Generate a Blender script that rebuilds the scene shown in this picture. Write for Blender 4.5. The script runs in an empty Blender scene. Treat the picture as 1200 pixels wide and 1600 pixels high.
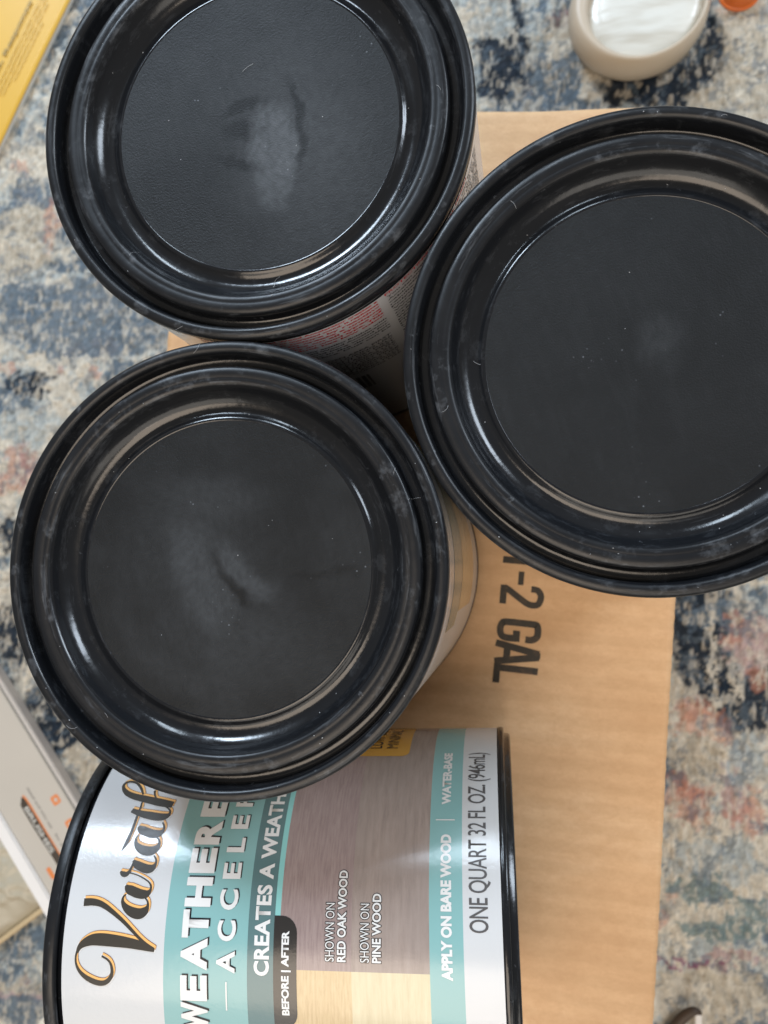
import bpy, bmesh, math, random
import numpy as np
from mathutils import Matrix, Vector

random.seed(4)
S = 0.001                      # everything below is written in millimetres
ZL = 308.5                     # height of the lid plane above the rug
sc = bpy.context.scene
col = sc.collection

# ------------------------------------------------------------------ camera
cam_d = bpy.data.cameras.new("camera")
cam = bpy.data.objects.new("camera", cam_d)
col.objects.link(cam)
R = Matrix(((0.9856523610, 0.0100538163, 0.1684884092),
            (0.0, 0.9982244457, -0.0595647215),
            (-0.1687881016, 0.0587101084, 0.9839022817)))
cam.matrix_world = Matrix.Translation((0, 0, (184.0312 + ZL) * S)) @ R.to_4x4()
cam_d.sensor_fit = 'VERTICAL'
cam_d.sensor_height = 36
cam_d.sensor_width = 27
cam_d.lens = 1284.683 / 1600 * 36
cam_d.clip_start = 0.01
cam_d.clip_end = 50
cam_d.dof.use_dof = True
cam_d.dof.focus_distance = 0.196
cam_d.dof.aperture_fstop = 21
sc.camera = cam

# ------------------------------------------------------------------ light of the room
world = bpy.data.worlds.new("World")
sc.world = world
world.use_nodes = True
bg = world.node_tree.nodes["Background"]
bg.inputs[0].default_value = (1.0, 0.955, 0.90, 1)
bg.inputs[1].default_value = 0.20

def area(name, direction, dist, sx, sy, power, color):
    d = Vector(direction).normalized()
    l = bpy.data.lights.new(name, 'AREA')
    l.shape = 'RECTANGLE'
    l.size = sx
    l.size_y = sy
    l.energy = power
    l.color = color
    o = bpy.data.objects.new(name, l)
    col.objects.link(o)
    o.location = Vector((0, 0, ZL * S)) + d * dist
    o.rotation_euler = (-d).to_track_quat('-Z', 'Y').to_euler()
    return o

area("window_light", (-0.44, 0.75, 0.50), 1.9, 0.34, 0.52, 25, (0.70, 0.84, 1.0))
area("second_window_light", (-0.08, 0.81, 0.56), 1.9, 0.20, 0.55, 8, (0.72, 0.86, 1.0))
area("side_window_light", (0.70, 0.50, 0.48), 2.2, 0.55, 0.8, 25, (0.76, 0.87, 1.0))
area("bright_wall_light", (0.10, -0.80, 0.62), 2.2, 2.8, 1.1, 19, (1.0, 0.93, 0.84))
area("ceiling_lamp_light", (-0.14, -0.46, 1.0), 2.2, 1.2, 1.2, 24, (1.0, 0.84, 0.68))

sc.view_settings.view_transform = 'Standard'
sc.view_settings.look = 'None'
sc.view_settings.gamma = 1
sc.view_settings.use_curve_mapping = False
sc.view_settings.exposure = 0.0
sc.cycles.use_denoising = True

# ------------------------------------------------------------------ helpers
def lin(r, g, b):
    f = lambda c: (c / 255 / 12.92) if c / 255 <= 0.04045 else ((c / 255 + 0.055) / 1.055) ** 2.4
    return (f(r), f(g), f(b), 1)

class N:
    """small node-tree writer"""
    def __init__(self, name):
        self.m = bpy.data.materials.new(name)
        self.m.use_nodes = True
        self.t = self.m.node_tree
        self.p = self.t.nodes["Principled BSDF"]
    def node(self, typ, **kw):
        n = self.t.nodes.new(typ)
        for k, v in kw.items():
            if k.startswith('i_'):
                key = k[2:]
                key = int(key) if key.isdigit() else key.replace('_', ' ')
                n.inputs[key].default_value = v
            else:
                setattr(n, k, v)
        return n
    def link(self, a, b):
        self.t.links.new(a, b)
    def coords(self, kind='Object', scale=(1, 1, 1)):
        c = self.node('ShaderNodeTexCoord')
        mp = self.node('ShaderNodeMapping')
        mp.inputs['Scale'].default_value = scale
        self.link(c.outputs[kind], mp.inputs[0])
        return mp.outputs[0]
    def noise(self, vec, scale, detail=4, rough=0.55):
        n = self.node('ShaderNodeTexNoise')
        n.inputs['Scale'].default_value = scale
        n.inputs['Detail'].default_value = detail
        n.inputs['Roughness'].default_value = rough
        self.link(vec, n.inputs['Vector'])
        return n.outputs['Fac']
    def ramp(self, fac, stops):
        r = self.node('ShaderNodeValToRGB')
        e = r.color_ramp.elements
        while len(e) > 1:
            e.remove(e[0])
        e[0].position = stops[0][0]
        e[0].color = stops[0][1]
        for p, c in stops[1:]:
            k = e.new(p)
            k.color = c
        self.link(fac, r.inputs[0])
        return r.outputs[0]
    def mix(self, fac, a, b, mode='MIX'):
        m = self.node('ShaderNodeMix', data_type='RGBA', blend_type=mode)
        for sock, v in ((m.inputs[0], fac), (m.inputs[6], a), (m.inputs[7], b)):
            if isinstance(v, (int, float)):
                sock.default_value = v
            elif isinstance(v, tuple):
                sock.default_value = v
            else:
                self.link(v, sock)
        return m.outputs[2]
    def bump(self, h, strength, dist):
        b = self.node('ShaderNodeBump')
        b.inputs['Strength'].default_value = strength
        b.inputs['Distance'].default_value = dist
        self.link(h, b.inputs['Height'])
        self.link(b.outputs[0], self.p.inputs['Normal'])
    def base(self, v):
        if isinstance(v, tuple):
            self.p.inputs['Base Color'].default_value = v
        else:
            self.link(v, self.p.inputs['Base Color'])
    def rough(self, v):
        if isinstance(v, (int, float)):
            self.p.inputs['Roughness'].default_value = v
        else:
            self.link(v, self.p.inputs['Roughness'])

g1 = lambda v: (v, v, v, 1)

# ------------------------------------------------------------------ materials
def plastic(name, base, r0, r1, scuff=0.5):
    n = N(name)
    v = n.coords('Object', (1, 1, 1))
    a = n.noise(v, 55, 6, 0.65)
    b = n.noise(v, 420, 3, 0.6)
    c = n.noise(n.coords('Object', (1, 1, 3)), 130, 5, 0.7)
    dust = n.ramp(c, [(0.56, g1(0)), (0.72, g1(scuff))])
    speck = n.ramp(b, [(0.70, g1(0)), (0.76, g1(0.7))])
    sp = n.node('ShaderNodeSeparateXYZ'); n.link(v, sp.inputs[0])
    at = n.node('ShaderNodeMath', operation='ARCTAN2'); n.link(sp.outputs[1], at.inputs[0]); n.link(sp.outputs[0], at.inputs[1])
    ln = n.node('ShaderNodeVectorMath', operation='LENGTH'); n.link(v, ln.inputs[0])
    cb = n.node('ShaderNodeCombineXYZ')
    m1 = n.node('ShaderNodeMath', operation='MULTIPLY'); m1.inputs[1].default_value = 2.6; n.link(at.outputs[0], m1.inputs[0]); n.link(m1.outputs[0], cb.inputs[0])
    m2 = n.node('ShaderNodeMath', operation='MULTIPLY'); m2.inputs[1].default_value = 620; n.link(ln.outputs['Value'], m2.inputs[0]); n.link(m2.outputs[0], cb.inputs[1])
    oi = n.node('ShaderNodeObjectInfo'); n.link(oi.outputs['Random'], cb.inputs[2])
    m3 = n.node('ShaderNodeMath', operation='MULTIPLY'); m3.inputs[1].default_value = 40; n.link(oi.outputs['Random'], m3.inputs[0]); n.link(m3.outputs[0], cb.inputs[2])
    ring = n.ramp(n.noise(cb.outputs[0], 1.0, 6, 0.72), [(0.57, g1(0)), (0.70, g1(scuff * 0.9))])
    dust = n.mix(1.0, dust, ring, 'ADD')
    d = n.mix(1.0, dust, speck, 'ADD')
    n.base(n.mix(d, base, (0.075, 0.082, 0.092, 1)))
    n.rough(n.ramp(a, [(0.35, g1(r0)), (0.68, g1(r1))]))
    n.bump(n.mix(0.12, n.noise(v, 85, 4, 0.6), b), 0.22, 0.0006)
    return n.m

M_plastic = plastic("black_plastic", (0.0085, 0.0095, 0.0115, 1), 0.12, 0.26, 0.30)
def low_spec(m, v):
    m.node_tree.nodes['Principled BSDF'].inputs['Specular IOR Level'].default_value = v
    return m
M_rim = low_spec(plastic("scuffed_black_plastic", (0.0085, 0.0095, 0.0115, 1), 0.28, 0.44, 0.9), 0.36)

def panel_mat():
    n = N("matte_black_panel")
    at = n.node('ShaderNodeAttribute', attribute_name='dust')
    v = n.coords('Object')
    grain = n.noise(v, 2300, 3, 0.6)
    vor = n.node('ShaderNodeTexVoronoi')
    vor.inputs['Scale'].default_value = 520
    n.link(v, vor.inputs['Vector'])
    m = n.noise(v, 90, 4, 0.6)
    sp = n.ramp(vor.outputs['Distance'], [(0.0, g1(1)), (0.14, g1(0))])
    msk = n.ramp(m, [(0.56, g1(0)), (0.64, g1(0.85))])
    spk = n.mix(1.0, sp, msk, 'MULTIPLY')
    c1 = n.mix(at.outputs['Fac'], (0.0062, 0.0072, 0.0082, 1), (0.112, 0.124, 0.138, 1))
    n.base(n.mix(spk, c1, (0.20, 0.22, 0.25, 1)))
    n.rough(0.47)
    n.p.inputs['Specular IOR Level'].default_value = 0.24
    n.bump(grain, 0.55, 0.0003)
    return n.m
M_panel = panel_mat()

def paper(name, c, rough=0.22, bump=0.10):
    n = N(name)
    v = n.coords('Object')
    a = n.noise(v, 25, 3)
    n.base(n.mix(a, tuple(x * 0.94 for x in c[:3]) + (1,), c))
    n.rough(rough)
    b = n.noise(v, 900, 3, 0.6)
    n.bump(b, bump, 0.0003)
    n.p.inputs['Coat Weight'].default_value = 0.24
    n.p.inputs['Coat Roughness'].default_value = 0.07
    b2 = n.node('ShaderNodeBump')
    b2.inputs['Strength'].default_value = 0.25
    b2.inputs['Distance'].default_value = 0.0003
    n.link(n.noise(v, 650, 3, 0.6), b2.inputs['Height'])
    n.link(b2.outputs[0], n.p.inputs['Coat Normal'])
    return n.m

M_white = paper("label_white", (0.62, 0.63, 0.64, 1))
M_teal = paper("label_teal", lin(134, 180, 180))
M_dark = paper("label_dark_teal", lin(92, 122, 124))
M_thin = paper("label_light_teal", lin(140, 203, 200))
M_tag = paper("label_black", lin(48, 46, 45))
M_gold = paper("label_gold_tag", lin(208, 158, 66))
M_ink = paper("ink_black", lin(36, 36, 38))
M_inkgrey = paper("ink_grey", lin(88, 86, 86))
M_inkw = paper("ink_white", (0.78, 0.78, 0.77, 1))
M_red = paper("ink_red", lin(184, 22, 38))
M_orange = paper("ink_orange", lin(240, 184, 112))
M_brown = paper("ink_brown", lin(122, 66, 40))
M_logo = paper("ink_charcoal", lin(60, 56, 50))
M_blockgrey = paper("ink_block_grey", lin(92, 92, 94))
for _m in (M_ink, M_inkgrey, M_logo, M_orange, M_brown, M_red, M_blockgrey):
    _p = _m.node_tree.nodes["Principled BSDF"]
    _p.inputs['Coat Weight'].default_value = 0.06
    _p.inputs['Roughness'].default_value = 0.42
    _p.inputs['Specular IOR Level'].default_value = 0.35

def wood(name, cols, sx, sy, streak=0.5):
    n = N(name)
    uv = n.node('ShaderNodeUVMap')
    mp = n.node('ShaderNodeMapping')
    mp.inputs['Scale'].default_value = (sx, sy, 1)
    n.link(uv.outputs[0], mp.inputs[0])
    a = n.noise(mp.outputs[0], 1, 6, 0.65)
    mp2 = n.node('ShaderNodeMapping')
    mp2.inputs['Scale'].default_value = (0.03, 0.14, 1)
    n.link(uv.outputs[0], mp2.inputs[0])
    b = n.noise(mp2.outputs[0], 1, 3, 0.5)
    c = n.ramp(a, [(0.30, cols[0]), (0.50, cols[1]), (0.72, cols[2])])
    n.base(n.mix(n.ramp(b, [(0.35, g1(0)), (0.7, g1(streak))]), c, cols[3]))
    n.rough(0.24)
    bb = n.noise(n.coords('Object'), 900, 3, 0.6)
    n.bump(bb, 0.10, 0.0003)
    n.p.inputs['Coat Weight'].default_value = 0.35
    n.p.inputs['Coat Roughness'].default_value = 0.14
    return n.m
M_oak_a = wood("print_weathered_oak", [lin(136, 118, 116), lin(154, 136, 132), lin(166, 150, 145), lin(144, 126, 124)], 0.16, 1.6)
M_pine_a = wood("print_weathered_pine", [lin(142, 128, 121), lin(157, 142, 134), lin(167, 153, 145), lin(146, 134, 128)], 0.10, 0.7)
M_oak_b = wood("print_bare_oak", [lin(186, 158, 118), lin(204, 180, 138), lin(214, 192, 152), lin(196, 168, 124)], 0.2, 1.8)
M_pine_b = wood("print_bare_pine", [lin(196, 182, 148), lin(208, 196, 162), lin(216, 206, 176), lin(202, 188, 154)], 0.10, 0.9)
M_sage = paper("print_sage", lin(150, 158, 146))

# ------------------------------------------------------------------ mesh helpers
def link(name, me, parent=None, mats=(), smooth=True):
    o = bpy.data.objects.new(name, me)
    col.objects.link(o)
    if parent:
        o.parent = parent
    for m in mats:
        me.materials.append(m)
    if smooth:
        me.polygons.foreach_set('use_smooth', [True] * len(me.polygons))
    return o

def tag(o, label, cat, group=None, kind=None):
    if label: o['label'] = label
    if cat: o['category'] = cat
    if group: o['group'] = group
    if kind: o['kind'] = kind
    return o

def empty(name, loc, rz=0.0):
    o = bpy.data.objects.new(name, None)
    o.empty_display_size = 0.02
    col.objects.link(o)
    o.location = [c * S for c in loc]
    o.rotation_euler = (0, 0, rz)
    return o

def lathe(name, prof, seg=200, wob=0.0):
    """surface of revolution; prof = [(r, z)] from the axis or rim onwards, mm"""
    V, F = [], []
    idx = []
    for r, z in prof:
        if r < 1e-6:
            idx.append([len(V)])
            V.append((0, 0, z * S))
        else:
            row = []
            for i in range(seg):
                a = 2 * math.pi * i / seg
                w = wob * (math.sin(3 * a + r) + 0.6 * math.sin(7 * a + 2 * r)) if wob else 0
                row.append(len(V))
                V.append(((r + w) * math.cos(a) * S, (r + w) * math.sin(a) * S, z * S))
            idx.append(row)
    for k in range(len(prof) - 1):
        A, B = idx[k], idx[k + 1]
        for i in range(seg):
            j = (i + 1) % seg
            if len(A) == 1 and len(B) == 1: continue
            if len(A) == 1: F.append((A[0], B[i], B[j]))
            elif len(B) == 1: F.append((A[i], B[0], A[j]))
            else: F.append((A[i], B[i], B[j], A[j]))
    me = bpy.data.meshes.new(name)
    me.from_pydata(V, [], F)
    bm = bmesh.new(); bm.from_mesh(me)
    bmesh.ops.recalc_face_normals(bm, faces=bm.faces)
    bm.to_mesh(me); bm.free()
    return me

# ---- flat print, laid out in (u, s) millimetres (u along the reading direction, s down the can)
def ribbon(bm, pts, mat=0, w_add=0.0, off=(0, 0), smooth=True, cap=True):
    P = [(p[0] + off[0], p[1] + off[1], p[2] + w_add) for p in pts]
    if smooth and len(P) > 2:
        Q = []
        n = len(P)
        for i in range(n - 1):
            p0 = P[max(i - 1, 0)]; p1 = P[i]; p2 = P[i + 1]; p3 = P[min(i + 2, n - 1)]
            for k in range(4):
                t = k / 4
                Q.append(tuple(0.5 * ((2 * p1[j]) + (-p0[j] + p2[j]) * t + (2 * p0[j] - 5 * p1[j] + 4 * p2[j] - p3[j]) * t * t
                                      + (-p0[j] + 3 * p1[j] - 3 * p2[j] + p3[j]) * t ** 3) for j in range(3)))
        Q.append(P[-1])
        P = Q
    Lr = []
    for i, p in enumerate(P):
        a = P[max(i - 1, 0)]; b = P[min(i + 1, len(P) - 1)]
        dx, dy = b[0] - a[0], b[1] - a[1]
        L = math.hypot(dx, dy) or 1
        nx, ny = -dy / L, dx / L
        ex = ey = 0
        if cap and i in (0, len(P) - 1):
            sg = -1 if i == 0 else 1
            ex, ey = dx / L * w_add * 0.5 * sg, dy / L * w_add * 0.5 * sg
        h = max(p[2], 0.03) / 2
        Lr.append((bm.verts.new((p[0] + ex + nx * h, p[1] + ey + ny * h, 0)), bm.verts.new((p[0] + ex - nx * h, p[1] + ey - ny * h, 0))))
    for i in range(len(Lr) - 1):
        a, b = Lr[i], Lr[i + 1]
        try:
            f = bm.faces.new((a[0], a[1], b[1], b[0])); f.material_index = mat
        except ValueError:
            pass

def rect(bm, u0, u1, s0, s1, mat=0, rad=(0, 0, 0, 0)):
    """rounded rectangle; rad = corner radii at (u0,s0),(u1,s0),(u1,s1),(u0,s1)"""
    pts = []
    cs = [(u0, s0, 1, 1, 180), (u1, s0, -1, 1, 270), (u1, s1, -1, -1, 0), (u0, s1, 1, -1, 90)]
    for (u, s, du, ds, a0), r in zip(cs, rad):
        if r <= 0:
            pts.append((u, s))
        else:
            for k in range(7):
                a = math.radians(a0 + 90 * k / 6)
                pts.append((u + du * r + r * math.cos(a), s + ds * r + r * math.sin(a)))
    f = bm.faces.new([bm.verts.new((x, y, 0)) for x, y in pts])
    f.material_index = mat

_caph = {}
def text_bm(bm, body, u0, s_top, s_base, width=None, bold=0.0, mat=0, off=(0, 0), spacing=1.0, res=4, right=None):
    """lettering in the built-in font: fills the band s_top..s_base by cap height, and width if given"""
    def conv(b):
        cu = bpy.data.curves.new("txt", 'FONT')
        cu.body = b
        cu.size = 1
        cu.offset = bold
        cu.space_character = spacing
        cu.resolution_u = res
        ob = bpy.data.objects.new("txt", cu)
        col.objects.link(ob)
        dg = bpy.context.evaluated_depsgraph_get()
        me = bpy.data.meshes.new_from_object(ob.evaluated_get(dg))
        bpy.data.objects.remove(ob)
        bpy.data.curves.remove(cu)
        return me
    key = round(bold, 4)
    if key not in _caph:
        m = conv("H")
        ys = [v.co.y for v in m.vertices]
        _caph[key] = (min(ys), max(ys))
        bpy.data.meshes.remove(m)
    y0, y1 = _caph[key]
    me = conv(body)
    xs = [v.co.x for v in me.vertices]
    x0, x1 = min(xs), max(xs)
    sy = (s_base - s_top) / (y1 - y0)
    sx = sy if width is None else width / (x1 - x0)
    vs = [bm.verts.new(((v.co.x - x0) * sx + u0 + off[0], s_base - (v.co.y - y0) * sy + off[1], 0)) for v in me.vertices]
    for p in me.polygons:
        try:
            f = bm.faces.new([vs[i] for i in p.vertices]); f.material_index = mat
        except ValueError:
            pass
    bpy.data.meshes.remove(me)
    return (x1 - x0) * sx

def wrap(bm, name, radius, step=2.0, uv=False):
    """bend flat (u, s) print round the can: azimuth = u / r, z = -s"""
    if step:
        us = [v.co.x for v in bm.verts]
        k = math.ceil(min(us) / step)
        while k * step < max(us):
            geom = [g for g in list(bm.verts) + list(bm.edges) + list(bm.faces)]
            bmesh.ops.bisect_plane(bm, geom=geom, plane_co=(k * step, 0, 0), plane_no=(1, 0, 0), dist=1e-5)
            k += 1
    if uv:
        L = bm.loops.layers.uv.new("UVMap")
        for f in bm.faces:
            for l in f.loops:
                l[L].uv = (l.vert.co.x, l.vert.co.y)
    for v in bm.verts:
        u, s = v.co.x, v.co.y
        a = u / 53.6
        v.co = (radius * math.cos(a) * S, radius * math.sin(a) * S, -s * S)
    bm.normal_update()
    for f in bm.faces:
        c = f.calc_center_median()
        if f.normal.x * c.x + f.normal.y * c.y < 0:
            f.normal_flip()
    me = bpy.data.meshes.new(name)
    bm.to_mesh(me); bm.free()
    return me

# ------------------------------------------------------------------ value noise for baked colour masks
def vnoise(x, y, seed):
    xi = np.floor(x).astype(np.int64); yi = np.floor(y).astype(np.int64)
    fx = x - xi; fy = y - yi
    fx = fx * fx * (3 - 2 * fx); fy = fy * fy * (3 - 2 * fy)
    def h(a, b):
        n = (a * 374761393 + b * 668265263 + seed * 974634777) & 0xffffffff
        n = ((n ^ (n >> 13)) * 1274126177) & 0xffffffff
        return ((n ^ (n >> 16)) & 0xffff) / 65535.0
    return (h(xi, yi) * (1 - fx) + h(xi + 1, yi) * fx) * (1 - fy) + (h(xi, yi + 1) * (1 - fx) + h(xi + 1, yi + 1) * fx) * fy
def fbm(x, y, seed, octv=4):
    s = 0; a = 1; t = 0
    for k in range(octv):
        s = s + a * vnoise(x * 2 ** k, y * 2 ** k, seed + k); t += a; a *= 0.55
    return s / t
def sstep(a, b, x):
    t = np.clip((x - a) / (b - a), 0, 1)
    return t * t * (3 - 2 * t)

# ------------------------------------------------------------------ RUG
BLOBS = [(-324, 246, 21, 11, 'slate'), (-320, 270, 14, 13, 'cream'), (-333, 213, 28, 22, 'beige'), (-311, 223, 5, 20, 'coral'), (-285, 158, 63, 26, 'slate'), (-332, 174, 19, 13, 'slate'), (-310, 131, 41, 3, 'cream'), (-342, 128, 7, 5, 'coral'), (-275, 121, 6, 4, 'coral'), (-323, 117, 18, 8, 'navy'), (-298, 110, 11, 13, 'cream'), (-261, 106, 13, 17, 'slate'), (-325, 89, 28, 9, 'pale'), (-329, 59, 12, 15, 'coral'), (-338, 49, 7, 6, 'coral'), (-301, 65, 14, 21, 'cream'), (-336, 19, 8, 13, 'navy'), (-313, 11, 14, 17, 'pale'), (-323, -45, 26, 26, 'navy'), (-335, -22, 6, 8, 'cream'), (-320, -78, 14, 10, 'cream'), (-299, -99, 22, 24, 'navy'), (-280, -129, 13, 12, 'beige'), (-10, 312, 17, 36, 'navy'), (22, 301, 15, 24, 'slate'), (22, 317, 11, 12, 'cream'), (8, 318, 5, 12, 'pale'), (70, 280, 22, 9, 'navy'), (110, 299, 8, 19, 'navy'), (84, 282, 22, 16, 'navy'), (52, 297, 11, 8, 'cream'), (131, 289, 18, 35, 'beige'), (120, 267, 18, 10, 'beige'), (-16, 333, 12, 12, 'pale'), (95, -43, 17, 30, 'navy'), (120, -78, 19, 22, 'navy'), (104, -72, 10, 12, 'navy'), (109, -30, 20, 7, 'slate'), (103, -58, 2, 32, 'cream'), (115, -65, 2, 21, 'cream'), (123, -47, 13, 14, 'lilac'), (114, -37, 5, 9, 'coral'), (127, -65, 5, 6, 'coral'), (93, -84, 8, 8, 'coral'), (97, -94, 15, 7, 'coral'), (88, -134, 15, 9, 'coral'), (109, -99, 4, 4, 'coral'), (89, -109, 9, 9, 'beige'), (114, -129, 5, 21, 'lilac'), (119, -141, 6, 13, 'coral'), (88, -132, 10, 5, 'coral'), (95, -142, 6, 6, 'coral'), (97, -115, 10, 11, 'beige'), (83, -123, 6, 5, 'coral'), (103, -168, 24, 12, 'pale'), (121, -111, 10, 14, 'pale'), (96, -185, 20, 8, 'teal'), (119, -198, 10, 12, 'teal'), (99, -206, 17, 6, 'teal'), (118, -184, 8, 5, 'cream'), (71, -205, 4, 6, 'coral'), (81, -223, 14, 2, 'purple'), (98, -225, 5, 3, 'purple'), (112, -219, 20, 3, 'lilac'), (98, -240, 33, 14, 'beige'), (81, -245, 17, 9, 'cream'), (-306, -272, 31, 5, 'beige'), (-314, -277, 20, 3, 'lilac'), (-318, -286, 20, 10, 'slate'), (-167, 236, 124, 83, 'slate'), (-84, -9, 77, 114, 'beige')]
RC = {'navy': (38, 48, 60), 'slate': (104, 118, 130), 'pale': (178, 184, 182), 'cream': (212, 204, 188), 'beige': (190, 180, 162),
      'coral': (196, 138, 116), 'purple': (136, 82, 108), 'lilac': (184, 160, 156), 'teal': (120, 138, 138)}
def make_rug():
    def axis(lo, hi, flo, fhi, fine):
        mid = list(np.arange(flo, fhi, fine))
        left = []; x = flo; st = fine
        while x > lo:
            st *= 1.045; x -= st; left.append(x)
        right = []; x = mid[-1]; st = fine
        while x < hi:
            st *= 1.045; x += st; right.append(x)
        return np.array(left[::-1] + mid + right)
    xs = axis(-1300, 1200, -375, 175, 1.15)
    ys = axis(-1200, 1300, -315, 400, 1.15)
    X, Y = np.meshgrid(xs, ys)
    nx, ny = len(xs), len(ys)
    wx = X + 16 * (fbm(X / 9, Y / 9, 3) - 0.5) + 7 * (fbm(X / 2.6, Y / 2.6, 5, 2) - 0.5)
    wy = Y + 16 * (fbm(X / 9, Y / 9, 13) - 0.5) + 7 * (fbm(X / 2.6, Y / 2.6, 15, 2) - 0.5)
    C = {k: np.array(lin(*v)[:3]) for k, v in RC.items()}
    big = fbm(wx / 42, wy / 30, 21)
    med = fbm(wx / 13, wy / 9, 31)
    fine = fbm(X / 2.6, Y / 3.6, 41, 3)
    def put(base, m, c):
        return base * (1 - m[..., None]) + C[c] * m[..., None]
    K = np.zeros(X.shape + (3,)) + C['pale']
    K = put(K, sstep(0.50, 0.56, big * 0.5 + med * 0.5), 'cream')
    K = put(K, sstep(0.47, 0.41, big * 0.6 + med * 0.4), 'slate')
    K = put(K, sstep(0.70, 0.76, fbm(wx / 30, wy / 22, 77)) * 0.5, 'coral')
    for (bx, by, rx, ry, c) in BLOBS:
        d = np.sqrt(((wx - bx - 1) / rx) ** 2 + ((wy - by - 1) / ry) ** 2)
        K = put(K, sstep(1.18, 0.92, d) * (0.90 if c not in ('navy', 'coral') else (0.98 if c == 'navy' else 0.56)), c)
    # worn pile: light threads break through the dark areas and dark ones through the light
    thr = fbm(X / 2.2, Y / 6.5, 51, 3)
    K = put(K, sstep(0.56, 0.66, thr) * 0.62, 'cream')
    K = put(K, sstep(0.43, 0.34, fbm(wx / 5.5, wy / 5.0, 61, 3)) * 0.55, 'slate')
    K = put(K, sstep(0.60, 0.70, fbm(wx / 6, wy / 4.5, 67, 3)) * 0.45, 'cream')
    thread = vnoise(X / 1.3, Y / 5.2, 91)
    wool = vnoise(X / 1.25 + 3 * thread, Y / 1.6, 93)
    K = K * 0.93 * (0.46 + 0.40 * fine[..., None] + 0.34 * thread[..., None] + 0.44 * wool[..., None])
    Z = (fine - 0.5) * 4.2 + (med - 0.5) * 1.6
    edge = sstep(0, 40, np.minimum(np.minimum(X + 375, 175 - X), np.minimum(Y + 315, 400 - Y)))
    Z = Z * edge
    V = np.stack([X * S, Y * S, Z * S], -1).reshape(-1, 3)
    i = np.arange(ny - 1)[:, None] * nx + np.arange(nx - 1)[None, :]
    F = np.stack([i, i + 1, i + nx + 1, i + nx], -1).reshape(-1, 4)
    me = bpy.data.meshes.new("rug")
    me.vertices.add(len(V)); me.vertices.foreach_set('co', V.ravel())
    me.loops.add(F.size); me.loops.foreach_set('vertex_index', F.ravel())
    me.polygons.add(len(F)); me.polygons.foreach_set('loop_start', np.arange(len(F)) * 4)
    me.update(calc_edges=True)
    a = me.color_attributes.new("pile_colour", 'FLOAT_COLOR', 'POINT')
    a.data.foreach_set('color', np.concatenate([K.reshape(-1, 3), np.ones((len(V), 1))], 1).ravel())
    n = N("rug_pile")
    at = n.node('ShaderNodeAttribute', attribute_name='pile_colour')
    v = n.coords('Object')
    f = n.noise(v, 900, 3, 0.7)
    n.base(n.mix(0.35, at.outputs['Color'], n.ramp(f, [(0.3, g1(0.55)), (0.7, g1(1.0))]), 'MULTIPLY'))
    n.rough(0.95)
    n.p.inputs['Specular IOR Level'].default_value = 0.15
    n.bump(f, 0.7, 0.002)
    o = link("rug", me, None, [n.m])
    tag(o, "distressed blue grey and cream patterned rug with coral patches", None, None, 'structure')
make_rug()

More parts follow.
